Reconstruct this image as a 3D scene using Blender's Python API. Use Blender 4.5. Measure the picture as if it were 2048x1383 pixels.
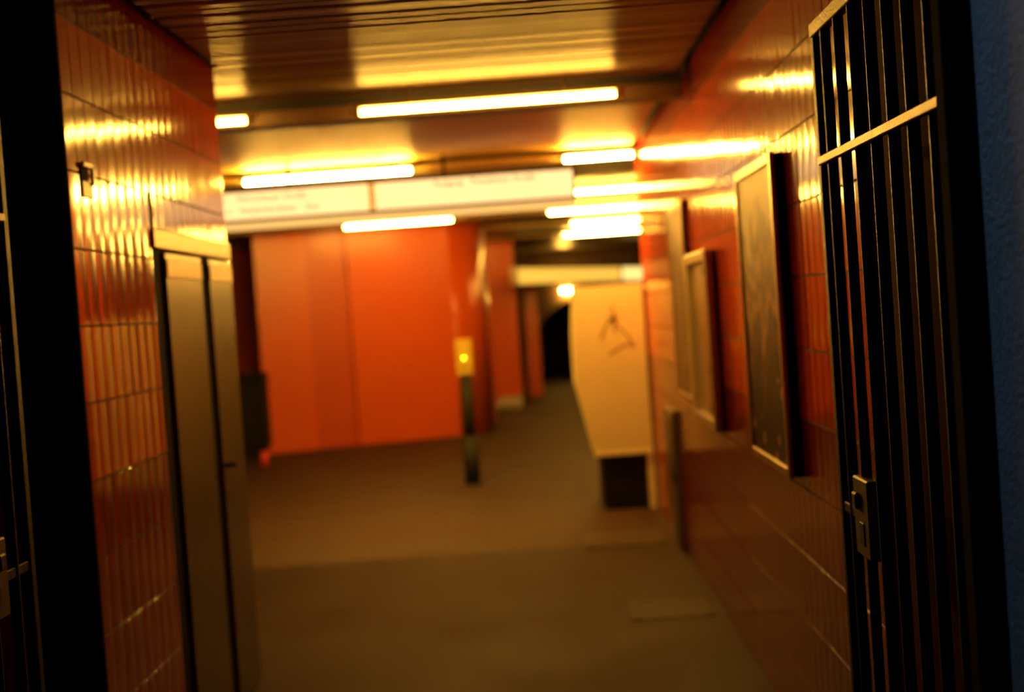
import bpy, math, random
from mathutils import Matrix, Vector
random.seed(7)
S = bpy.context.scene
COL = S.collection
for o in list(bpy.data.objects):
    bpy.data.objects.remove(o)

# ------------------------------------------------------------------ camera
FPX = 2844.4                       # 50 mm lens on a 36 mm frame, 2048 px wide
EYE = 1.6
VPX, VPY, ROLL = 1065.0, 612.0, math.radians(4.0)
d = Vector(((VPX - 1024) / FPX, -(VPY - 691.5) / FPX, -1.0)).normalized()
a = Vector((-math.sin(ROLL), math.cos(ROLL), 0))
u = (a - a.dot(d) * d).normalized()
r = d.cross(u)
cam_d = bpy.data.cameras.new('camera')
cam = bpy.data.objects.new('camera', cam_d)
COL.objects.link(cam)
rot = Matrix((r, d, u))            # camera axes -> world axes
cam.matrix_world = Matrix.Translation((0, 0, EYE)) @ rot.to_4x4()
cam_d.sensor_width = 36
cam_d.lens = FPX / 2048 * 36
cam_d.clip_start = 0.05
cam_d.dof.use_dof = True
cam_d.dof.focus_distance = 3.05
cam_d.dof.aperture_fstop = 2.0
S.camera = cam

# ------------------------------------------------------------------ world, exposure
W = bpy.data.worlds.new('dusk_sky')
S.world = W
W.use_nodes = True
bg = W.node_tree.nodes['Background']
bg.inputs[0].default_value = (0.10, 0.22, 0.36, 1)
bg.inputs[1].default_value = 5.0
S.view_settings.view_transform = 'Standard'
S.view_settings.look = 'None'
S.view_settings.gamma = 1
S.view_settings.exposure = 0.0
S.view_settings.use_curve_mapping = False
S.cycles.sample_clamp_indirect = 6.0
S.cycles.max_bounces = 10

LIGHT = (1.0, 0.49, 0.060)          # the warm tungsten-like cast of the tubes
TUBE = 195.0
TUBE_NEW = 1000.0                   # fresh tubes of the second row
TUBE_OLD = 100.0                    # the tubes of the nearest row are weaker

# ------------------------------------------------------------------ materials
def mat(name, col, rough=0.5, metal=0.0, vary=0.0, scale=8.0, bump=0.0, bscale=60.0, coat=0.0,
        dark=None, spots=None, emit=None, spec=0.5, obj_rand=0.0, rvary=0.0):
    m = bpy.data.materials.new(name)
    m.use_nodes = True
    nt = m.node_tree
    N, L = nt.nodes, nt.links
    b = N['Principled BSDF']
    b.inputs['Roughness'].default_value = rough
    b.inputs['Metallic'].default_value = metal
    b.inputs['Specular IOR Level'].default_value = spec
    b.inputs['Coat Weight'].default_value = coat
    tc = N.new('ShaderNodeTexCoord')
    nz = N.new('ShaderNodeTexNoise')
    nz.inputs['Scale'].default_value = scale
    nz.inputs['Detail'].default_value = 5
    L.new(tc.outputs['Object'], nz.inputs['Vector'])
    rp = N.new('ShaderNodeValToRGB')
    c = Vector(col)
    lo = Vector(dark) if dark else c * (1 - vary)
    rp.color_ramp.elements[0].position = 0.3
    rp.color_ramp.elements[1].position = 0.7
    rp.color_ramp.elements[0].color = (*lo, 1)
    rp.color_ramp.elements[1].color = (*(c * (1 + vary * 0.5)), 1)
    L.new(nz.outputs['Fac'], rp.inputs['Fac'])
    last = rp.outputs['Color']
    if obj_rand:
        oi = N.new('ShaderNodeObjectInfo')
        mr = N.new('ShaderNodeMapRange')
        mr.inputs['To Min'].default_value = 1 - obj_rand
        mr.inputs['To Max'].default_value = 1 + obj_rand * 0.6
        L.new(oi.outputs['Random'], mr.inputs['Value'])
        hs = N.new('ShaderNodeHueSaturation')
        L.new(last, hs.inputs['Color'])
        L.new(mr.outputs['Result'], hs.inputs['Value'])
        last = hs.outputs['Color']
    L.new(last, b.inputs['Base Color'])
    if rvary:
        mr2 = N.new('ShaderNodeMapRange')
        mr2.inputs['To Min'].default_value = max(0.02, rough - rvary)
        mr2.inputs['To Max'].default_value = rough + rvary
        L.new(nz.outputs['Fac'], mr2.inputs['Value'])
        L.new(mr2.outputs['Result'], b.inputs['Roughness'])
    if bump:
        n2 = N.new('ShaderNodeTexNoise')
        n2.inputs['Scale'].default_value = bscale
        n2.inputs['Detail'].default_value = 4
        L.new(tc.outputs['Object'], n2.inputs['Vector'])
        bp = N.new('ShaderNodeBump')
        bp.inputs['Strength'].default_value = bump
        bp.inputs['Distance'].default_value = 0.01
        L.new(n2.outputs['Fac'], bp.inputs['Height'])
        L.new(bp.outputs['Normal'], b.inputs['Normal'])
    if emit:
        b.inputs['Emission Color'].default_value = (*emit[:3], 1)
        b.inputs['Emission Strength'].default_value = emit[3]
    return m

M = {}
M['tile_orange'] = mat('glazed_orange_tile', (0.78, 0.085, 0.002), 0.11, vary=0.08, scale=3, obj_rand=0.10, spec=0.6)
M['tile_red'] = mat('glazed_dark_red_tile_top_shade', (0.32, 0.020, 0.006), 0.13, vary=0.10, scale=3, obj_rand=0.10, spec=0.6)  # lower courses; also used on the top course as painted ceiling shade
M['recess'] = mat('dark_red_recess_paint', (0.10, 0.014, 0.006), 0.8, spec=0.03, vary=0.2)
M['grout'] = mat('grout', (0.20, 0.14, 0.08), 0.8, vary=0.2, scale=20, bump=0.3)
M['pier_dark'] = mat('dark_painted_pier', (0.006, 0.004, 0.003), 0.9, vary=0.3, spec=0.02)
M['iron'] = mat('painted_iron', (0.008, 0.006, 0.004), 0.50, spec=0.2, metal=0.0, vary=0.3, scale=30, bump=0.25, bscale=120, rvary=0.1)
M['iron_worn'] = mat('worn_iron', (0.16, 0.12, 0.06), 0.42, metal=0.6, vary=0.4, scale=60, bump=0.3, bscale=150, rvary=0.1)
M['lock'] = mat('dull_lock_metal', (0.09, 0.065, 0.03), 0.5, metal=0.4, vary=0.3, scale=40)
M['plaster'] = mat('rough_plaster', (0.34, 0.34, 0.34), 0.9, vary=0.12, scale=10, bump=0.9, bscale=90)
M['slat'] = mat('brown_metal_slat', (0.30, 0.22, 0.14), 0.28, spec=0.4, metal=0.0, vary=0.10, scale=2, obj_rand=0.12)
M['slat_lit'] = mat('lit_metal_slat', (0.85, 0.55, 0.14), 0.45, vary=0.08, scale=2, spec=0.3)  # slats of one bay recoloured bright, lamp light put into the colour
M['void'] = mat('dark_ceiling_void', (0.012, 0.010, 0.008), 0.9)
M['beam'] = mat('beam_paint', (0.72, 0.50, 0.16), 0.4, vary=0.1)
M['beam_shaded'] = mat('shaded_beam_paint', (0.11, 0.05, 0.018), 0.5, vary=0.1)  # nearest beam: shade put into the colour, a darker copy of the beam paint
M['beam_dark'] = mat('beam_shadow_gap', (0.02, 0.015, 0.01), 0.8)
M['floor'] = mat('worn_floor', (0.036, 0.017, 0.008), 0.65, spec=0.15, vary=0.22, scale=1.3, bump=0.12, bscale=140, rvary=0.12)
M['door_steel'] = mat('brown_door_steel', (0.080, 0.050, 0.022), 0.27, metal=0.35, vary=0.12, scale=4, bump=0.06, bscale=6)
M['door_frame'] = mat('door_frame_metal', (0.50, 0.36, 0.20), 0.35, metal=0.3, vary=0.1)
M['rubber'] = mat('black_rubber', (0.007, 0.006, 0.005), 0.8, spec=0.08)
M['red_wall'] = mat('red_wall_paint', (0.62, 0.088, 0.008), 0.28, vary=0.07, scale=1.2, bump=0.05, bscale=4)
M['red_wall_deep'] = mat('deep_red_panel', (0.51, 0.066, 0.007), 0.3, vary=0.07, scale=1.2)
M['brown_wall'] = mat('brown_wall_paint', (0.16, 0.09, 0.05), 0.7, vary=0.2)
M['cream'] = mat('cream_enamel', (0.88, 0.80, 0.46), 0.38, vary=0.05, scale=3)
M['ink'] = mat('marker_ink', (0.36, 0.25, 0.10), 0.6)
M['black'] = mat('black_plinth', (0.008, 0.006, 0.004), 0.7, spec=0.15)
M['yellow'] = mat('yellow_housing', (0.58, 0.40, 0.025), 0.5, vary=0.04)
M['post'] = mat('dark_green_post', (0.016, 0.017, 0.010), 0.6, spec=0.2, vary=0.2)
M['alu'] = mat('aluminium', (0.70, 0.62, 0.48), 0.32, metal=0.75, vary=0.08)
M['brass'] = mat('brass_frame', (0.55, 0.40, 0.20), 0.32, metal=0.7, vary=0.12, scale=20)
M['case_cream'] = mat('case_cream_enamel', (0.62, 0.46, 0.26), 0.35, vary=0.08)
M['board'] = mat('notice_board', (0.38, 0.26, 0.12), 0.45, vary=0.3, scale=5)
M['steel_panel'] = mat('grey_steel_panel', (0.17, 0.15, 0.10), 0.4, metal=0.4, vary=0.1)
M['hatch'] = mat('worn_brass_hatch', (0.047, 0.025, 0.012), 0.62, metal=0.0, spec=0.16, vary=0.25, scale=9)
M['concrete'] = mat('pale_concrete', (0.42, 0.38, 0.33), 0.7, vary=0.15, bump=0.2)
M['red_card'] = mat('red_card', (0.65, 0.05, 0.02), 0.5)
M['lamp_housing'] = mat('lamp_housing', (0.72, 0.66, 0.52), 0.45, vary=0.05)
M['tube'] = mat('lit_tube', (0.8, 0.8, 0.8), 0.4, emit=(*LIGHT, TUBE))
M['tube_old'] = mat('lit_weak_tube', (0.8, 0.8, 0.8), 0.4, emit=(*LIGHT, TUBE_OLD))
M['tube_new'] = mat('lit_fresh_tube', (0.8, 0.8, 0.8), 0.4, emit=(*LIGHT, TUBE_NEW))
M['bulkhead'] = mat('lit_bulkhead', (0.8, 0.8, 0.8), 0.4, emit=(*LIGHT, 420))
M['sign_face'] = mat('backlit_sign', (0.2, 0.17, 0.1), 0.5, emit=(1.0, 0.62, 0.25, 1.6))
M['sign_lip_glow'] = mat('glowing_sign_rail', (0.4, 0.3, 0.2), 0.5, emit=(1.0, 0.6, 0.17, 0.95))  # plain rail made to glow, standing in for lamp light falling on it
M['sign_text'] = mat('sign_lettering', (0.05, 0.04, 0.02), 0.6)
M['fascia'] = mat('backlit_fascia', (0.15, 0.12, 0.08), 0.5, emit=(1.0, 0.52, 0.06, 1.15))
M['fascia_hot'] = mat('backlit_fascia_panel', (0.15, 0.12, 0.08), 0.5, emit=(1.0, 0.70, 0.20, 1.5))
M['led'] = mat('green_led', (0.1, 0.1, 0.02), 0.4, emit=(0.60, 0.80, 0.02, 26))
M['tunnel'] = mat('dark_tunnel', (0.020, 0.020, 0.012), 0.9, vary=0.3)  # near-black tunnel lining
M['rim'] = mat('arch_rim_plaster', (0.24, 0.16, 0.08), 0.7, vary=0.15)

# the printed picture of the near poster: paler towards the top, a dark crowd below, flecks of light
def poster_mat():
    m = bpy.data.materials.new('poster_print')
    m.use_nodes = True
    N, L = m.node_tree.nodes, m.node_tree.links
    b = N['Principled BSDF']
    b.inputs['Roughness'].default_value = 0.45
    b.inputs['Specular IOR Level'].default_value = 0.12
    tc = N.new('ShaderNodeTexCoord')
    sep = N.new('ShaderNodeSeparateXYZ')
    L.new(tc.outputs['Object'], sep.inputs[0])
    nz = N.new('ShaderNodeTexNoise')
    nz.inputs['Scale'].default_value = 4.5
    nz.inputs['Detail'].default_value = 4
    mp = N.new('ShaderNodeMapping')
    mp.inputs['Scale'].default_value = (1, 1.5, 0.75)
    L.new(tc.outputs['Object'], mp.inputs[0])
    L.new(mp.outputs[0], nz.inputs['Vector'])
    mr = N.new('ShaderNodeMapRange')
    mr.inputs['From Min'].default_value = -0.54
    mr.inputs['From Max'].default_value = 0.54
    L.new(sep.outputs['Z'], mr.inputs['Value'])
    ad = N.new('ShaderNodeMath'); ad.operation = 'MULTIPLY_ADD'
    L.new(nz.outputs['Fac'], ad.inputs[0])
    ad.inputs[1].default_value = 0.62
    L.new(mr.outputs['Result'], ad.inputs[2])
    sb = N.new('ShaderNodeMath'); sb.operation = 'SUBTRACT'
    L.new(ad.outputs[0], sb.inputs[0]); sb.inputs[1].default_value = 0.31
    rp = N.new('ShaderNodeValToRGB')
    L.new(sb.outputs[0], rp.inputs['Fac'])
    e = rp.color_ramp.elements
    e[0].position = 0.0; e[0].color = (0.02, 0.018, 0.01, 1)
    e[1].position = 0.97; e[1].color = (0.95, 0.80, 0.48, 1)
    for p, c in ((0.28, (0.025, 0.02, 0.012)), (0.36, (0.16, 0.05, 0.03)), (0.44, (0.06, 0.03, 0.02)), (0.50, (0.62, 0.32, 0.07)),
                 (0.58, (0.14, 0.05, 0.03)), (0.66, (0.66, 0.38, 0.10)), (0.74, (0.22, 0.13, 0.06)), (0.82, (0.92, 0.72, 0.38))):
        k = e.new(p); k.color = (*c, 1)
    vo = N.new('ShaderNodeTexVoronoi')
    vo.inputs['Scale'].default_value = 9
    L.new(tc.outputs['Object'], vo.inputs['Vector'])
    lt = N.new('ShaderNodeMath'); lt.operation = 'LESS_THAN'
    L.new(vo.outputs['Distance'], lt.inputs[0]); lt.inputs[1].default_value = 0.22
    lo = N.new('ShaderNodeMath'); lo.operation = 'LESS_THAN'
    L.new(mr.outputs['Result'], lo.inputs[0]); lo.inputs[1].default_value = 0.30
    mu = N.new('ShaderNodeMath'); mu.operation = 'MULTIPLY'
    L.new(lt.outputs[0], mu.inputs[0]); L.new(lo.outputs[0], mu.inputs[1])
    mx = N.new('ShaderNodeMix'); mx.data_type = 'RGBA'
    L.new(mu.outputs[0], mx.inputs['Factor'])
    L.new(rp.outputs['Color'], mx.inputs['A'])
    mx.inputs['B'].default_value = (0.55, 0.30, 0.14, 1)
    L.new(mx.outputs['Result'], b.inputs['Base Color'])
    return m
M['poster'] = poster_mat()

# ------------------------------------------------------------------ builders
class MB:
    """collects shapes and links them as one mesh object"""
    def __init__(s):
        s.v, s.f = [], []
    def add(s, vs, fs):
        n = len(s.v)
        s.v += [tuple(p) for p in vs]
        s.f += [tuple(i + n for i in f) for f in fs]
        return s
    def box(s, x0, x1, y0, y1, z0, z1, c=0.0):
        if c <= 0:
            vs = [(x, y, z) for x in (x0, x1) for y in (y0, y1) for z in (z0, z1)]
            return s.add(vs, [(0, 1, 3, 2), (4, 6, 7, 5), (0, 4, 5, 1), (2, 3, 7, 6), (0, 2, 6, 4), (1, 5, 7, 3)])
        # chamfered box: each corner gives three vertices
        X, Y, Z = (x0, x1), (y0, y1), (z0, z1)
        vs, idx = [], {}
        for i in (0, 1):
            for j in (0, 1):
                for k in (0, 1):
                    sx, sy, sz = (c if i == 0 else -c), (c if j == 0 else -c), (c if k == 0 else -c)
                    for ax, p in enumerate(((X[i], Y[j] + sy, Z[k] + sz), (X[i] + sx, Y[j], Z[k] + sz), (X[i] + sx, Y[j] + sy, Z[k]))):
                        idx[i, j, k, ax] = len(vs); vs.append(p)
        fs = []
        for i in (0, 1):
            fs.append([idx[i, a_, b_, 0] for a_, b_ in ((0, 0), (0, 1), (1, 1), (1, 0))])
            fs.append([idx[a_, i, b_, 1] for a_, b_ in ((0, 0), (1, 0), (1, 1), (0, 1))])
            fs.append([idx[a_, b_, i, 2] for a_, b_ in ((0, 0), (0, 1), (1, 1), (1, 0))])
        for i in (0, 1):
            for j in (0, 1):
                fs.append([idx[i, j, 0, 0], idx[i, j, 1, 0], idx[i, j, 1, 1], idx[i, j, 0, 1]])
                fs.append([idx[i, 0, j, 0], idx[i, 1, j, 0], idx[i, 1, j, 2], idx[i, 0, j, 2]])
                fs.append([idx[0, i, j, 1], idx[1, i, j, 1], idx[1, i, j, 2], idx[0, i, j, 2]])
                for k in (0, 1):
                    fs.append([idx[i, j, k, 0], idx[i, j, k, 1], idx[i, j, k, 2]])
        return s.add(vs, fs)
    def prism(s, poly, axis, t0, t1):
        """poly of 2-D points extruded along axis 'x','y' or 'z'"""
        def P(p, t):
            return {'x': (t, p[0], p[1]), 'y': (p[0], t, p[1]), 'z': (p[0], p[1], t)}[axis]
        n = len(poly)
        vs = [P(p, t0) for p in poly] + [P(p, t1) for p in poly]
        fs = [tuple(range(n)), tuple(range(2 * n - 1, n - 1, -1))] + [(i, (i + 1) % n, n + (i + 1) % n, n + i) for i in range(n)]
        return s.add(vs, fs)
    def tube(s, p0, p1, r0, r1=None, n=12):
        r1 = r0 if r1 is None else r1
        p0, p1 = Vector(p0), Vector(p1)
        ax = (p1 - p0).normalized()
        e1 = ax.orthogonal().normalized(); e2 = ax.cross(e1)
        vs = []
        for p, rr in ((p0, r0), (p1, r1)):
            for k in range(n):
                t = 2 * math.pi * k / n
                vs.append(p + e1 * (rr * math.cos(t)) + e2 * (rr * math.sin(t)))
        fs = [tuple(range(n - 1, -1, -1)), tuple(range(n, 2 * n))] + [(k, (k + 1) % n, n + (k + 1) % n, n + k) for k in range(n)]
        return s.add(vs, fs)
    def mesh(s, name, m, smooth=False):
        me = bpy.data.meshes.new(name)
        me.from_pydata(s.v, [], s.f)
        import bmesh
        bm = bmesh.new(); bm.from_mesh(me)
        bmesh.ops.recalc_face_normals(bm, faces=bm.faces)
        bm.to_mesh(me); bm.free()
        me.materials.append(M[m])
        if smooth:
            me.polygons.foreach_set('use_smooth', [True] * len(me.polygons))
        return me
    def build(s, name, m, parent=None, smooth=False, loc=None):
        o = bpy.data.objects.new(name, s.mesh(name, m, smooth))
        COL.objects.link(o)
        if loc: o.location = loc
        if parent is not None: o.parent = parent
        return o

def place(name, me, parent, loc=(0, 0, 0), rot=(0, 0, 0)):
    o = bpy.data.objects.new(name, me)
    COL.objects.link(o); o.parent = parent; o.location = loc; o.rotation_euler = rot
    return o

def tag(o, label, cat, group=None):
    o['label'] = label; o['category'] = cat
    if group: o['group'] = group
    return o

def thing(name, label, cat, loc=(0, 0, 0), group=None):
    o = bpy.data.objects.new(name, None)
    o.empty_display_size = 0.1
    COL.objects.link(o); o.location = loc
    return tag(o, label, cat, group)

def struct(o, label=None):
    o['kind'] = 'structure'
    if label: o['label'] = label
    return o

def kind_stuff(o, label=None):
    o['kind'] = 'stuff'
    if label: o['label'] = label
    return o

XL, XR = -1.35, 0.862               # faces of the passage walls
CEIL = 2.745
ROW, COLW = 0.2335, 0.104           # tile courses
W0L, W1L = 4.22, 6.38               # left wall, near and far end
W0R, W1R = 3.70, 11.0               # right wall

# ------------------------------------------------------------------ floor
fl = struct(MB().box(-8, 6, -3.0, 36, -0.15, 0).build('floor', 'floor'), 'brown worn floor of the underpass')

# ------------------------------------------------------------------ ceiling with its slats
ce = struct(MB().box(-8, 6, 2.434, 31, CEIL + 0.075, CEIL + 0.25).build('ceiling', 'void'), 'dark ceiling behind transverse brown metal slats')
PITCH = 0.1
def slat_shape(mb, x0, x1, yc, w=0.093, sag=0.010, n=8):
    vs, fs = [], []
    for x in (x0, x1):
        for i in range(n + 1):
            t = -1 + 2 * i / n
            vs.append((x, yc + t * w / 2, CEIL + sag * t * t * abs(t) ** 0.3))
    m_ = n + 1
    fs += [(i, i + 1, m_ + i + 1, m_ + i) for i in range(n)]
    mb.add(vs, fs)
BEAMS = [7.50, 10.66, 13.85, 16.62, 19.35, 22.30]
slat_meshes = {}
y = 4.05
while y < 7.44:
    x0 = XL + 0.045 if y < W1L - 0.05 else -7.6
    if x0 not in slat_meshes:
        mb = MB(); slat_shape(mb, x0, XR - 0.045, 0)
        me = mb.mesh('slat', 'slat', True)
        slat_meshes[x0] = me
    o = place('slat', slat_meshes[x0], ce, (0, y, random.uniform(-0.0012, 0.0012)), (random.uniform(-0.012, 0.012), 0, 0))
    y += PITCH
# beyond the first beam the slats run together in the photograph
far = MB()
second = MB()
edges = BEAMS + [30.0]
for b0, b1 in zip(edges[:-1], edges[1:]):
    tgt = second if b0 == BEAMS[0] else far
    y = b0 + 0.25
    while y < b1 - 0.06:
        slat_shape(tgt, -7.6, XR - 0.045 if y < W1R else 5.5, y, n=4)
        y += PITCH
kind_stuff(second.build('slat_field', 'slat_lit', ce, True), 'ceiling slats between the first and second beam, coloured as lit')
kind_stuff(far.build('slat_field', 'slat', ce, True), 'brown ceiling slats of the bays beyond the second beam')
near = MB()
y = 2.5
while y < 4.0:
    slat_shape(near, -1.5, 0.88, y, n=4); y += PITCH
kind_stuff(near.build('slat_field', 'slat', ce, True), 'ceiling slats above the gates')

for i, yb in enumerate(BEAMS):
    x1 = XR if yb < W1R else 5.6
    t = struct(MB().box(-7.6, x1 - 0.002, yb, yb + 0.18, 2.645 if i == 0 else 2.682, 2.722, 0.004).build('trim_%d' % (i + 1), 'beam_shaded' if i == 0 else 'beam'), 'transverse ceiling beam carrying a row of lamps')
    MB().box(-7.6, x1 - 0.002, yb + 0.02, yb + 0.16, 2.722, CEIL + 0.075).build('shadow_gap', 'beam_dark', t)

# ------------------------------------------------------------------ fluorescent lamps
def lamp(xc, yb, lit, label, m='tube', z=2.668, off=0.05):
    t = thing('fluorescent_lamp', label, 'lamp', (xc, yb - off, z), 'ceiling tube lamps')
    h = lit / 2
    MB().tube((-h, 0, 0), (h, 0, 0), 0.0135, n=14).build('tube', m, t, True)
    MB().box(-h - 0.06, h + 0.06, -0.018, 0.045, 0.020, 0.042, 0.004).build('batten', 'lamp_housing', t)
    if off > 0.1:
        for x in (-h * 0.6, h * 0.6):
            MB().tube((x, 0.01, 0.042), (x, 0.01, CEIL + 0.05 - z), 0.006).build('hanger', 'lamp_housing', t, True)
    for s in (-1, 1):
        c = MB().box(min(s * h, s * (h + 0.05)), max(s * h, s * (h + 0.05)), -0.015, 0.015, -0.017, 0.022, 0.004).build('end_cap', 'lamp_housing', t)
    return t
lamp(-0.155, BEAMS[0], 1.285, 'long lit fluorescent tube on the nearest ceiling beam, largest tube in view', 'tube_old', 2.634, 0.31)
lamp(-2.02, BEAMS[0], 1.285, 'fluorescent tube at upper left, mostly hidden behind the left tiled wall', 'tube_old', 2.634, 0.31)
lamp(-1.455, BEAMS[1], 1.24, 'fluorescent tube just above the hanging backlit sign, crossed by its hanger', 'tube_new')
lamp(0.565, BEAMS[1], 0.50, 'short fluorescent tube beside the right wall, topmost of the right-hand stack', 'tube_new')
lamp(-1.48, BEAMS[2], 1.24, 'fluorescent tube hidden behind the hanging backlit sign')
lamp(1.06, BEAMS[2], 1.24, 'fluorescent tube right of the hanging sign end, second from top of the stack')
lamp(-1.49, BEAMS[3], 1.24, 'fluorescent tube below the hanging sign, in front of the red wall')
lamp(0.89, BEAMS[3], 1.24, 'fluorescent tube third from top of the right-hand stack, reaching furthest left')
lamp(1.23, BEAMS[4], 1.24, 'fluorescent tube second from bottom of the right-hand stack')
lamp(-1.49, BEAMS[5], 1.24, 'fluorescent tube hidden behind the broad red wall')
lamp(1.19, BEAMS[5], 1.24, 'fluorescent tube at the bottom of the right-hand stack, furthest away')

# ------------------------------------------------------------------ tiles
def tile_mesh(name, m, w, h, sag=0.0010, th=0.010, c=0.0009, n=6):
    """cushioned tile lying in the y-z plane, face towards +x"""
    mb = MB()
    ys = [-w / 2 + c + (w - 2 * c) * i / n for i in range(n + 1)]
    vs, fs = [], []
    for z in (-h / 2 + c, h / 2 - c):
        for yy in ys:
            vs.append((-sag * (2 * yy / w) ** 2, yy, z))
    k = n + 1
    fs += [(i, i + 1, k + i + 1, k + i) for i in range(n)]
    f0 = len(vs)
    vs += [tuple(p) for p in vs[:f0]]
    b0 = len(vs)
    ring = [(-w / 2, -h / 2), (w / 2, -h / 2), (w / 2, h / 2), (-w / 2, h / 2)]
    for dx in (-sag - c, -th):
        vs += [(dx, p[0], p[1]) for p in ring]
    # bevel strips
    fs += [tuple(list(range(f0, f0 + k)) + [b0 + 1, b0])]
    fs += [tuple(list(range(f0 + k, f0 + 2 * k)) + [b0 + 2, b0 + 3])]
    fs += [(f0, f0 + k, b0 + 3, b0), (f0 + k - 1, f0 + 2 * k - 1, b0 + 2, b0 + 1)]
    for i in range(4):
        j = (i + 1) % 4
        fs.append((b0 + i, b0 + j, b0 + 4 + j, b0 + 4 + i))
    mb.add(vs, fs)
    me = mb.mesh(name, m)
    for p in me.polygons[:n]:
        p.use_smooth = True
    return me

tile_cache = {}
def tile_at(parent, side, xface, y0, y1, z0, z1, m):
    g = 0.0022
    w, h = round(y1 - y0 - 2 * g, 4), round(z1 - z0 - 2.6 * g, 4)
    if w < 0.012 or h < 0.012: return
    key = (w, h, m)
    if key not in tile_cache:
        tile_cache[key] = tile_mesh('tile', m, w, h)
    rz = random.gauss(0, 0.0045) + (math.pi if side < 0 else 0)
    o = place('tile', tile_cache[key], parent, (xface, (y0 + y1) / 2, (z0 + z1) / 2), (0, random.gauss(0, 0.003), rz))
    return o

def courses(top=CEIL + 0.02):
    k = 0
    while k * ROW < top:
        yield k, k * ROW, min((k + 1) * ROW, top); k += 1
RED_COURSES = 5

# left wall: pier between the gate recess and the hall, with the steel door in it
wl = struct(MB().box(-2.4, XL - 0.006, W0L, W1L, 0, CEIL + 0.075).build('wall_left', 'grout'), 'left passage wall of glazed orange tiles, dark red below')
MB().box(-2.4, XL + 0.001, W0L - 0.02, W0L, 0, CEIL + 0.075).build('pier_face', 'pier_dark', wl)
DOOR0, DTOP = 5.10, 1.975
for k, z0, z1 in courses():
    y = W0L
    while y < W1L - 0.01:
        y1 = min(y + COLW, W1L)
        ya, yb, za, zb = y, y1, z0, z1
        if z1 <= DTOP + 0.01:
            yb = min(yb, DOOR0)
        elif z0 < DTOP and yb > DOOR0:
            if ya < DOOR0: yb = DOOR0
            else: za = DTOP
        if yb - ya > 0.012:
            tile_at(wl, 1, XL, ya, yb, za, zb, 'tile_red' if k < RED_COURSES or k > 10 else 'tile_orange')  # top course darkened by colour, as shade below the ceiling
        y += COLW
# far end of the left pier, red painted, and the gate recess
struct(MB().box(-2.4, -1.545, 2.36, W0L - 0.02, 0, CEIL + 0.075).build('wall_recess_left', 'recess'), 'dark red side of the left gate recess')
struct(MB().box(-2.4, -1.62, -3, 2.36, 0, 3.05).build('wall_stair_left', 'plaster'), 'rough stair wall at the left')

# right wall
wr = struct(MB().box(XR + 0.006, 1.35, W0R, W1R, 0, CEIL + 0.075).build('wall_right', 'grout'), 'right passage wall of glazed orange tiles, dark red below')
MB().box(XR + 0.001, 1.35, W0R - 0.015, W0R, 0, CEIL + 0.075).build('pier_face', 'pier_dark', wr)
NEAR_T = W0R + 23 * COLW
for k, z0, z1 in courses():
    for c_ in range(23):
        y = W0R + c_ * COLW
        tile_at(wr, -1, XR, y, y + COLW, z0, z1, 'tile_red' if k < RED_COURSES or k > 10 else 'tile_orange')  # top course again carries painted shade
def tile_field(name, m, rows):
    mb = MB()
    for k, z0, z1 in rows:
        y = NEAR_T
        while y < W1R - 0.01:
            y1 = min(y + COLW, W1R)
            w, h = y1 - y - 0.0044, z1 - z0 - 0.0057
            if w > 0.01 and h > 0.01:
                me = tile_mesh_v(w, h)
                rz, ry = random.gauss(0, 0.0045), random.gauss(0, 0.003)
                yc, zc = (y + y1) / 2, (z0 + z1) / 2
                mb.add([(XR - (vx + vy * rz - vz * ry), yc - vy, zc + vz) for vx, vy, vz in me[0]], me[1])
            y += COLW
    o = mb.build(name, m, wr)
    return kind_stuff(o, 'glazed tiles of the right wall further along')
def tile_mesh_v(w, h, sag=0.0010, th=0.010, c=0.0009, n=4):
    vs, fs = [], []
    for z in (-h / 2 + c, h / 2 - c):
        for i in range(n + 1):
            yy = -w / 2 + c + (w - 2 * c) * i / n
            vs.append((-sag * (2 * yy / w) ** 2, yy, z))
    k = n + 1
    fs += [(i, i + 1, k + i + 1, k + i) for i in range(n)]
    b0 = len(vs)
    vs += [(-th, p, q) for p, q in ((-w / 2, -h / 2), (w / 2, -h / 2), (w / 2, h / 2), (-w / 2, h / 2))]
    fs += [tuple(list(range(0, k)) + [b0 + 1, b0]), tuple(list(range(k, 2 * k)) + [b0 + 2, b0 + 3]), (0, k, b0 + 3, b0), (k - 1, 2 * k - 1, b0 + 2, b0 + 1)]
    return vs, fs
rows = list(courses())
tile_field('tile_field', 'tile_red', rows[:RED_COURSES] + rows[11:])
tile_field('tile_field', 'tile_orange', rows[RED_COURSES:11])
struct(MB().box(0.885, 1.35, 2.434, W0R - 0.015, 0, CEIL + 0.075).build('wall_recess_right', 'recess'), 'dark red side of the right gate recess')
struct(MB().box(0.775, 1.35, -3, 2.432, 0, 3.05).build('wall_stair_right', 'plaster'), 'rough plaster stair wall in blue dusk light at the right edge')

struct(MB().box(-2.4, 1.35, -3.2, -3.0, 0, 3.05).build('wall_sky_blocker', 'plaster'), 'unseen wall added behind the viewer to block the sky')  # added out of view to keep sky light from coming in behind
struct(MB().box(-2.4, 1.35, -3.2, 2.0, 3.05, 3.2).build('ceiling_sky_blocker', 'void'), 'unseen cover added to shape the sky light, open before the gate')  # added out of view so the sky light fades down the plaster wall

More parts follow.
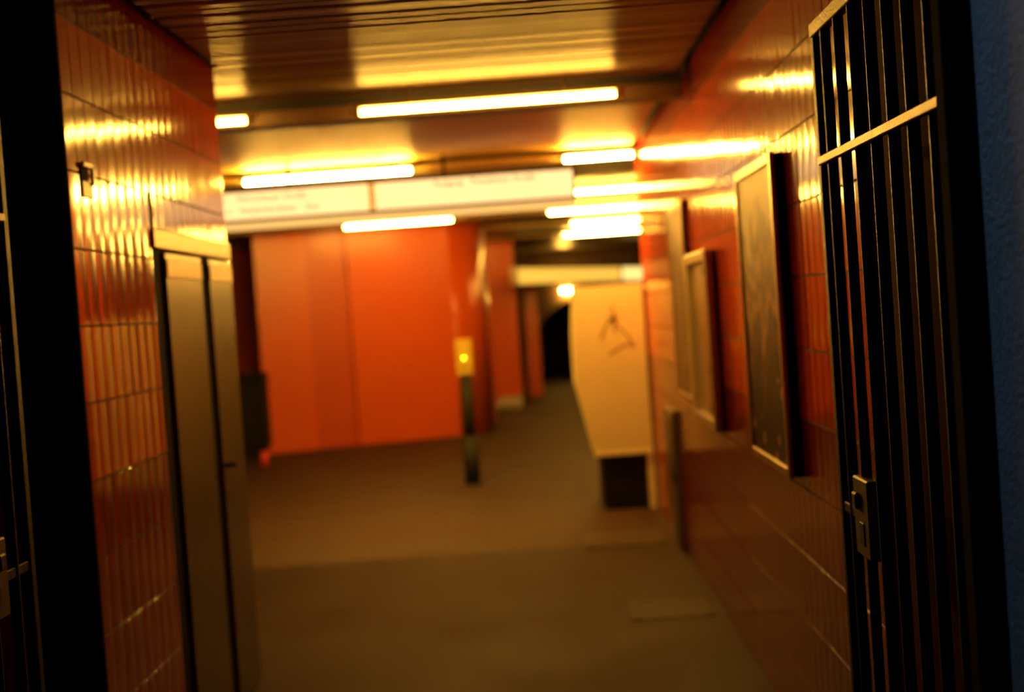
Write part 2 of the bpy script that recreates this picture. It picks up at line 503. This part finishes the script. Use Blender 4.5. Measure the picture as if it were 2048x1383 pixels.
# ------------------------------------------------------------------ steel door in the left wall
dr = struct(MB().box(XL - 0.05, XL - 0.0045, DOOR0 + 0.005, W1L + 0.002, 0, 1.905).build('door_1', 'rubber'), 'brown steel double door in the left wall')  # black base shows as the dark gap beside the near leaf
MB().box(XL - 0.06, XL + 0.012, DOOR0, W1L, 1.905, DTOP, 0.004).build('door_head', 'door_frame', dr)
MB().box(XL - 0.06, XL - 0.002, DOOR0, DOOR0 + 0.03, 0, 1.905).build('door_jamb', 'rubber', dr)
for y0, y1, nm in ((5.235, 5.80, 'door_leaf'), (5.935, W1L, 'door_leaf')):
    lf = MB().box(XL - 0.04, XL + 0.010, y0, y1, 0.012, 1.895, 0.005).build(nm, 'door_steel', dr)
    MB().box(XL + 0.0095, XL + 0.014, y0 + 0.01, y1 - 0.01, 1.80, 1.87, 0.003).build('top_rail', 'door_frame', lf)
hd = MB().box(XL - 0.03, XL - 0.003, 5.802, 5.933, 0.0, 1.895).build('leaf_gap', 'rubber', dr)  # dark gap between the leaves painted as a flat black strip
MB().tube((XL + 0.010, 5.98, 1.02), (XL + 0.045, 5.98, 1.02), 0.009).tube((XL + 0.042, 5.975, 1.02), (XL + 0.042, 6.03, 1.015), 0.008).build('handle', 'rubber', dr, True)

# small steel catch on the tiles, left
ct = thing('door_catch', 'small steel catch bracket fixed high on the left orange tiles', 'bracket', (XL, 4.39, 2.03))
MB().box(0, 0.006, -0.05, 0.05, 0.0, 0.05, 0.002).build('plate', 'cream', ct)
lp = MB()
lp.box(0.003, 0.014, 0.036, 0.054, 0.040, 0.105, 0.002)
lp.box(0.003, 0.014, -0.05, 0.054, 0.092, 0.108, 0.002)
lp.build('loop', 'cream', ct)
MB().box(0.001, 0.004, -0.05, 0.0, 0.05, 0.092).build('slot', 'rubber', ct)

# ------------------------------------------------------------------ iron gates
def gate(xf, side, label, y_lead=3.69):
    """leaf folded open along the passage; side=+1: right, its face towards -x"""
    g = thing('iron_gate', label, 'gate', (xf, y_lead, 0), 'folding iron gate leaves')
    s = side
    def bx(x0, x1, y0, y1, z0, z1, nm, m, c=0.002, par=None):
        xa, xb = sorted((s * x0, s * x1))
        return MB().box(xa, xb, y0, y1, z0, z1, c).build(nm, m, par or g)
    L_ = 1.17
    bx(0, 0.027, -0.030, 0, 0.06, 2.27, 'stile', 'iron')
    bx(0, 0.034, -L_, -L_ + 0.016, 0.06, 2.27, 'stile', 'iron')
    for z, h in ((2.235, 0.035), (0.08, 0.035)):
        bx(-0.004, 0.024, -L_ + 0.03, -0.008, z, z + h, 'rail', 'iron_worn')
    bx(-0.012, 0.004, -L_ + 0.02, -0.05, 1.905, 1.926, 'rail', 'iron_worn')
    for k in range(6):
        yc = -0.265 - 0.150 * k
        bx(0.001, 0.027, yc - 0.005, yc + 0.005, 0.09, 2.25, 'bar', 'iron')
    bx(0.001, 0.027, -0.120, -0.110, 0.09, 2.25, 'bar', 'iron')
    lc = bx(-0.010, 0.030, -0.36, -0.215, 0.945, 1.135, 'lock_case', 'lock', 0.004)
    bx(-0.013, -0.009, -0.315, -0.275, 0.975, 1.03, 'keyhole_plate', 'iron', 0.0015, lc)
    bx(-0.022, -0.009, -0.285, -0.245, 1.06, 1.10, 'knob', 'iron', 0.004, lc)
    bx(0.004, 0.022, -0.22, -0.02, 1.02, 1.045, 'bolt', 'iron', 0.002)
    for z in (0.35, 1.25, 2.05):
        MB().tube((s * 0.012, -L_ - 0.012, z), (s * 0.012, -L_ - 0.012, z + 0.12), 0.014).build('hinge', 'iron', g, True)
    return g
gate(0.760, 1, 'open iron bar gate leaf with lock folded against the right wall')
gate(-1.320, -1, 'open iron gate leaf at the far left edge of the picture', 3.62)
tag(MB().box(0.722, 0.884, 2.435, 2.488, 0, 2.70, 0.004).build('gate_post', 'pier_dark'), 'dark iron hinge post beside the bluish plaster wall', 'post', 'gate hinge posts')
tag(MB().box(-1.544, -1.31, 2.29, 2.41, 0, 2.70, 0.004).build('gate_post', 'pier_dark'), 'dark iron hinge post of the left gate, outside the picture', 'post', 'gate hinge posts')

# ------------------------------------------------------------------ frames on the right wall
def poster_frame(y0, y1, z0, z1, depth, rail, face_m, rail_m, label, name='poster_frame'):
    t = thing(name, label, 'poster', (XR, (y0 + y1) / 2, (z0 + z1) / 2), 'framed boards on the right wall')
    w, h = (y1 - y0) / 2, (z1 - z0) / 2
    MB().box(-depth * 0.72, -0.001, -w + 0.004, w - 0.004, -h + 0.004, h - 0.004).build('backing', 'rubber', t)
    MB().box(-depth * 0.80, -depth * 0.70, -w + rail * 0.7, w - rail * 0.7, -h + rail * 0.7, h - rail * 0.7).build('sheet', face_m, t)
    for s in (-1, 1):
        MB().box(-depth, -depth * 0.66, min(s * w, s * (w - rail)), max(s * w, s * (w - rail)), -h, h, 0.003).build('rail', rail_m, t)
        MB().box(-depth, -depth * 0.66, -w + rail, w - rail, min(s * h, s * (h - rail)), max(s * h, s * (h - rail)), 0.003).build('rail', rail_m, t)
    return t
poster_frame(4.735, 5.56, 0.965, 2.055, 0.048, 0.034, 'poster', 'brass', 'large framed poster nearest on the right wall, pale above and dark below')
poster_frame(7.66, 8.46, 1.005, 2.12, 0.036, 0.04, 'board', 'brass', 'tall plain framed board furthest along the right wall, beyond the empty case')
# shallow glazed case between them
cs = thing('display_case', 'empty cream framed display case between the poster and the far board', 'display case', (XR, 7.03, 1.38), 'framed boards on the right wall')
w, h, dp = 0.44, 0.425, 0.056
MB().box(-0.022, -0.001, -w, w, -h, h).build('back_panel', 'case_cream', cs)
for s in (-1, 1):
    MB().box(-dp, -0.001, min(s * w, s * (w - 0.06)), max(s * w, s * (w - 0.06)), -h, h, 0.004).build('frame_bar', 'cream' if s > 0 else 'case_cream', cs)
    MB().box(-dp, -0.001, -w + 0.06, w - 0.06, min(s * h, s * (h - 0.05)), max(s * h, s * (h - 0.05)), 0.004).build('frame_bar', 'case_cream', cs)
for yy, zz in ((-0.30, 0.33), (-0.30, -0.33), (-0.31, -0.14)):
    MB().tube((-0.02, yy, zz), (-0.05, yy, zz), 0.030, 0.024).build('fastener', 'rubber', cs, True)
MB().box(-0.05, -0.02, -0.30, -0.27, -0.36, 0.36).build('inner_bar', 'brass', cs)
# low steel panel by the floor
pn = thing('wall_cabinet', 'low grey steel panel standing against the right wall near the cream cabinet', 'panel', (XR, 9.22, 0))
MB().box(-0.035, -0.001, -0.28, 0.28, 0.0, 0.88, 0.005).build('body', 'steel_panel', pn)
MB().box(-0.040, -0.034, -0.25, 0.25, 0.04, 0.84, 0.002).build('door', 'steel_panel', pn)
MB().box(-0.050, -0.039, -0.23, -0.21, 0.42, 0.50, 0.002).build('handle', 'rubber', pn)

# ------------------------------------------------------------------ hanging backlit sign
sg = thing('direction_sign', 'long backlit direction sign hanging across the hall from two rods', 'sign', (0, 10.35, 0))
SX0, SX1, SZ0, SZ1 = -2.75, 0.372, 2.362, 2.572
MB().box(SX0, SX1, 0.004, 0.10, SZ0 - 0.004, SZ1 + 0.012, 0.004).build('housing', 'alu', sg)
for x0, x1 in ((SX0 + 0.02, -1.135), (-1.085, SX1 - 0.018)):
    MB().box(x0, x1, -0.004, 0.006, SZ0 + 0.014, SZ1 - 0.002).build('light_panel', 'sign_face', sg)
MB().box(SX0, SX1, -0.006, 0.01, SZ1 - 0.002, SZ1 + 0.014).build('frame_rail', 'rubber', sg)
MB().box(SX0, SX1, -0.006, 0.09, SZ0 - 0.012, SZ0 + 0.014).build('frame_rail', 'rubber', sg)
MB().box(SX1 - 0.018, SX1, -0.006, 0.01, SZ0, SZ1).build('frame_rail', 'rubber', sg)
MB().box(SX0, SX1 - 0.005, -0.02, 0.09, SZ0 - 0.060, SZ0 - 0.012, 0.004).build('bottom_rail', 'sign_lip_glow', sg)
for x in (-1.715, -0.576):
    MB().tube((x, 0.05, SZ1 + 0.01), (x, 0.05, CEIL + 0.05), 0.012).build('hanger_rod', 'rubber', sg, True)
def lettering(txt, x, z, size):
    cu = bpy.data.curves.new('lettering', 'FONT')
    cu.body = txt; cu.size = size; cu.extrude = 0.0008; cu.resolution_u = 3
    tmp = bpy.data.objects.new('tmp', cu); COL.objects.link(tmp)
    dg = bpy.context.evaluated_depsgraph_get()
    me = bpy.data.meshes.new_from_object(tmp.evaluated_get(dg))
    bpy.data.objects.remove(tmp)
    me.materials.clear(); me.materials.append(M['sign_text'])
    o = place('lettering', me, sg, (x, -0.0052, z), (math.pi / 2, 0, 0))
    kind_stuff(o)
    return o
lettering('Linie 1   Warschauer Straße', -2.33, 2.503, 0.066)
lettering('Linie 2   Nollendorfplatz   Zoo', -2.31, 2.418, 0.066)
lettering('Ausgang   Potsdamer Straße', -0.66, 2.512, 0.066)

# ------------------------------------------------------------------ ticket validator post
tv = thing('ticket_validator', 'yellow headed ticket validator on a dark post in the middle of the hall', 'ticket validator', (-0.664, 13.15, 0))
MB().tube((0, 0, 0), (0, 0, 0.012), 0.095, n=20).build('base_plate', 'post', tv)
MB().tube((0, 0, 0.012), (0, 0, 0.44), 0.074, 0.072, n=16).build('sleeve', 'post', tv, True)
MB().tube((0, 0, 0.44), (0, 0, 1.02), 0.057, n=16).build('pole', 'post', tv, True)
hd = MB().box(-0.075, 0.075, -0.06, 0.08, 1.01, 1.34, 0.012).build('head', 'yellow', tv)
MB().box(-0.05, 0.05, -0.064, -0.058, 1.07, 1.085).build('ticket_slot', 'rubber', hd)
MB().box(-0.055, 0.055, -0.062, -0.0585, 1.22, 1.31).build('front_label', 'yellow', hd)
MB().tube((0, -0.058, 1.170), (0, -0.068, 1.170), 0.0065, n=12).build('indicator_light', 'led', hd)

# ------------------------------------------------------------------ cream cabinet at the wall end
cc = thing('cream_cabinet', 'tall cream enamel cabinet with scribbled graffiti on a black plinth', 'cabinet', (0, 10.86, 0))
MB().prism([(0.405, 0.42), (0.345, 0.72), (0.292, 0.97), (0.296, 1.35), (0.325, 1.72), (0.842, 1.72), (0.842, 0.42)], 'y', 0, 0.85).build('body', 'cream', cc)
MB().box(0.452, 0.79, 0.015, 0.80, 0, 0.42).build('plinth', 'black', cc)
MB().box(0.795, 0.842, 0.005, 0.80, 0, 0.42).build('corner_leg', 'cream', cc)
MB().box(0.395, 0.842, -0.006, 0.0, 0.42, 0.445).build('lower_edge', 'cream', cc)
gr = MB()
def stroke(pts, w=0.012):
    for (x0, z0), (x1, z1) in zip(pts[:-1], pts[1:]):
        dx, dz = x1 - x0, z1 - z0
        l = math.hypot(dx, dz) or 1
        nx, nz = -dz / l * w / 2, dx / l * w / 2
        gr.prism([(x0 - nx, z0 - nz), (x1 - nx, z1 - nz), (x1 + nx, z1 + nz), (x0 + nx, z0 + nz)], 'y', -0.0015, 0.0005)
stroke([(0.60, 1.56), (0.615, 1.45), (0.61, 1.36)], 0.02)
stroke([(0.50, 1.31), (0.55, 1.42), (0.63, 1.49)], 0.016)
stroke([(0.56, 1.48), (0.64, 1.41), (0.70, 1.33), (0.755, 1.25)], 0.014)
stroke([(0.57, 1.44), (0.65, 1.47)], 0.012)
stroke([(0.56, 1.19), (0.64, 1.24), (0.71, 1.26), (0.76, 1.24)], 0.016)
gr.build('graffiti', 'ink', cc)

# ------------------------------------------------------------------ floor hatches
def hatch(x0, x1, y0, y1, label):
    t = thing('floor_hatch', label, 'floor hatch', ((x0 + x1) / 2, (y0 + y1) / 2, 0), 'floor hatch plates')
    w, h = (x1 - x0) / 2, (y1 - y0) / 2
    MB().box(-w, w, -h, h, 0.0, 0.004).build('plate', 'hatch', t)
    for s in (-1, 1):
        MB().box(min(s * w, s * (w - 0.05)), max(s * w, s * (w - 0.05)), -h, h, 0.004, 0.007).build('edge_strip', 'hatch', t)
    return t
hatch(0.24, 0.765, 9.22, 9.82, 'pale square hatch plate set in the floor in front of the cream cabinet')
hatch(0.39, 0.80, 7.06, 7.50, 'fainter hatch plate in the floor nearer along the right wall')

# ------------------------------------------------------------------ red hall walls
wb = struct(MB().prism([(-3.40, 17.52), (-1.05, 18.26), (-0.62, 18.76), (-0.62, 20.4), (-3.40, 20.4)], 'z', 0, CEIL + 0.075).build('wall_front', 'red_wall'), 'broad red wall block facing the passage')
dv = Vector((2.35, 0.74)).normalized()
nv = Vector((dv.y, -dv.x))
def panel(s0, s1, out, m='red_wall', z0=0.01, z1=CEIL + 0.02, th=0.02):
    p0 = Vector((-3.40, 17.52)) + dv * s0; p1 = Vector((-3.40, 17.52)) + dv * s1
    q = nv * out; q0 = nv * (-0.002)
    MB().prism([tuple(p0 + q), tuple(p1 + q), tuple(p1 + q0), tuple(p0 + q0)], 'z', z0, z1).build('panel', m, wb)
panel(0.0, 0.62, 0.085)
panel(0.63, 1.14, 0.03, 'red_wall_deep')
panel(1.15, 2.46, 0.085)
MB().prism([(-1.06 + nv.x * 0.085, 18.26 + nv.y * 0.085), (-0.96, 18.22), (-0.84, 18.30), (-0.70, 18.50), (-0.60, 18.76), (-0.64, 18.76), (-1.06, 18.27)], 'z', 0.01, CEIL + 0.02).build('corner_panel', 'red_wall', wb, True)
struct(MB().box(-7.6, -3.2, 20.4, 20.6, 0, CEIL + 0.075).build('wall_back', 'red_wall'), 'dark red wall set back at the left of the hall')
w2 = struct(MB().box(-1.6, -0.275, 24.5, 25.4, 0, CEIL + 0.075).build('wall_pier', 'red_wall'), 'red pier further back, right of the broad red wall')
struct(MB().box(-0.155, 0.085, 25.3, 26.2, 0, 2.05).build('wall_pier_narrow', 'red_wall'), 'narrow red pier beside the dark arch')
struct(MB().box(-7.6, -0.30, 26.5, 26.7, 0, CEIL + 0.075).build('wall_hall_back', 'brown_wall'))
st = thing('concrete_step', 'low pale grey concrete step at the foot of the red pier', 'step', (-0.46, 23.2, 0))
MB().box(-0.22, 0.20, -1.0, 1.25, 0, 0.09, 0.01).build('slab', 'concrete', st)
MB().box(-0.225, 0.205, -1.03, -0.95, 0.088, 0.10, 0.003).build('nosing', 'concrete', st)
struct(MB().box(-7.8, -7.6, W1L, 31, 0, CEIL + 0.075).build('wall_hall_left', 'brown_wall'))
struct(MB().box(-7.6, -2.4, W1L - 0.2, W1L, 0, CEIL + 0.075).build('wall_hall_near', 'brown_wall'))
struct(MB().box(5.6, 5.8, W1R, 31, 0, CEIL + 0.075).build('wall_hall_right', 'brown_wall'))
struct(MB().box(1.35, 5.6, W1R - 0.2, W1R, 0, CEIL + 0.075).build('wall_hall_return', 'brown_wall'))

# far wall with the dark arch
AX, AR, ASP, ATOP = 1.20, 1.17, 0.75, 1.74
def arc(rx, top, n=24):
    return [(AX - rx * math.cos(math.pi * i / n), ASP + (top - ASP) * math.sin(math.pi * i / n)) for i in range(n + 1)]
fw = MB()
A = arc(AR, ATOP)
inner = [(AX - AR, 0)] + A + [(AX + AR, 0)]
YF = 30.0
vs = [(p[0], YF, p[1]) for p in inner]
topz = CEIL + 0.075
outer = [(-7.6, 0)] + [(-7.6 + 13.2 * i / 24, topz) for i in range(25)] + [(5.6, 0)]
n = len(inner)
vs += [(p[0], YF, p[1]) for p in outer]
vs += [(p[0], YF + 0.3, p[1]) for p in inner]
fs = [(i, i + 1, n + i + 1, n + i) for i in range(n - 1)] + [(i, i + 1, 2 * n + i + 1, 2 * n + i) for i in range(n - 1)]
fw.add(vs, fs)
wf = struct(fw.build('wall_far', 'brown_wall'), 'dark far wall pierced by a low arch')
rimm = MB()
o_ = arc(AR + 0.17, ATOP + 0.15); i_ = arc(AR - 0.002, ATOP - 0.002)
vs = [(p[0], YF - 0.03, p[1]) for p in i_] + [(p[0], YF - 0.03, p[1]) for p in o_] + [(p[0], YF + 0.02, p[1]) for p in i_] + [(p[0], YF + 0.02, p[1]) for p in o_]
k = len(i_)
fs = [(i, i + 1, k + i + 1, k + i) for i in range(k - 1)] + [(k + i, k + i + 1, 3 * k + i + 1, 3 * k + i) for i in range(k - 1)] + [(i, i + 1, 2 * k + i + 1, 2 * k + i) for i in range(k - 1)]
rimm.add(vs, fs).build('arch_rim', 'rim', wf)
tn = MB()
vs = [(p[0], YF + 0.3, p[1]) for p in inner] + [(p[0], YF + 5.5, p[1]) for p in inner]
fs = [(i, i + 1, n + i + 1, n + i) for i in range(n - 1)] + [tuple(range(n, 2 * n))]
struct(tn.add(vs, fs).build('wall_tunnel', 'tunnel'), 'dark vaulted tunnel beyond the arch')
# bulkhead lamp above the arch
bl = thing('bulkhead_lamp', 'small bright lamp above the dark arch at the far end', 'lamp', (0.74, YF - 0.035, 1.875))
MB().box(-0.13, 0.13, 0, 0.034, -0.05, 0.05, 0.008).build('housing', 'lamp_housing', bl)
MB().box(-0.105, 0.105, -0.05, 0.0, -0.026, 0.026, 0.012).build('diffuser', 'bulkhead', bl)
# backlit fascia at the far end
fa = thing('lit_fascia', 'distant glowing yellow fascia sign above the arch and cream cabinet', 'sign', (-0.22, 22.9, 2.10))
fa.rotation_euler = (0, 0, math.atan2(6.2, 2.75))
FLEN = 6.8
MB().box(0, FLEN, 0.0, 0.12, -0.15, 0.15, 0.006).build('housing', 'alu', fa)
MB().box(0.05, FLEN * 0.70, -0.008, 0.002, -0.125, 0.125).build('light_panel', 'fascia', fa)
MB().box(FLEN * 0.72, FLEN - 0.05, -0.008, 0.002, -0.125, 0.125).build('light_panel', 'fascia_hot', fa)
for x in (0.8, FLEN - 0.9):
    MB().tube((x, 0.06, 0.14), (x, 0.06, CEIL + 0.05 - 2.10), 0.012).build('hanger_rod', 'rubber', fa)

# ------------------------------------------------------------------ litter bin and litter
bn = thing('litter_bin', 'black litter bin standing before the left corner of the red wall', 'bin', (-3.42, 17.02, 0))
MB().box(-0.12, 0.12, -0.09, 0.09, 0, 0.14, 0.004).build('foot', 'black', bn)
MB().box(-0.16, 0.16, -0.14, 0.14, 0.14, 0.92, 0.012).build('body', 'black', bn)
MB().prism([(-0.145, 0.92), (0.145, 0.92), (0.145, 1.0), (0.09, 1.04), (-0.145, 1.04)], 'x', -0.165, 0.165).build('hood', 'black', bn)
MB().box(-0.11, 0.11, -0.149, -0.143, 0.94, 0.99).build('opening', 'rubber', bn)
cu = thing('paper_cup', 'small red paper cup on the dark floor below the litter bin', 'cup', (-3.13, 15.95, 0))
MB().tube((0, 0, 0), (0, 0, 0.17), 0.035, 0.05, n=14).build('cup', 'red_card', cu, True)
MB().tube((0, 0, 0.17), (0, 0, 0.178), 0.053, n=14).build('rim', 'red_card', cu)
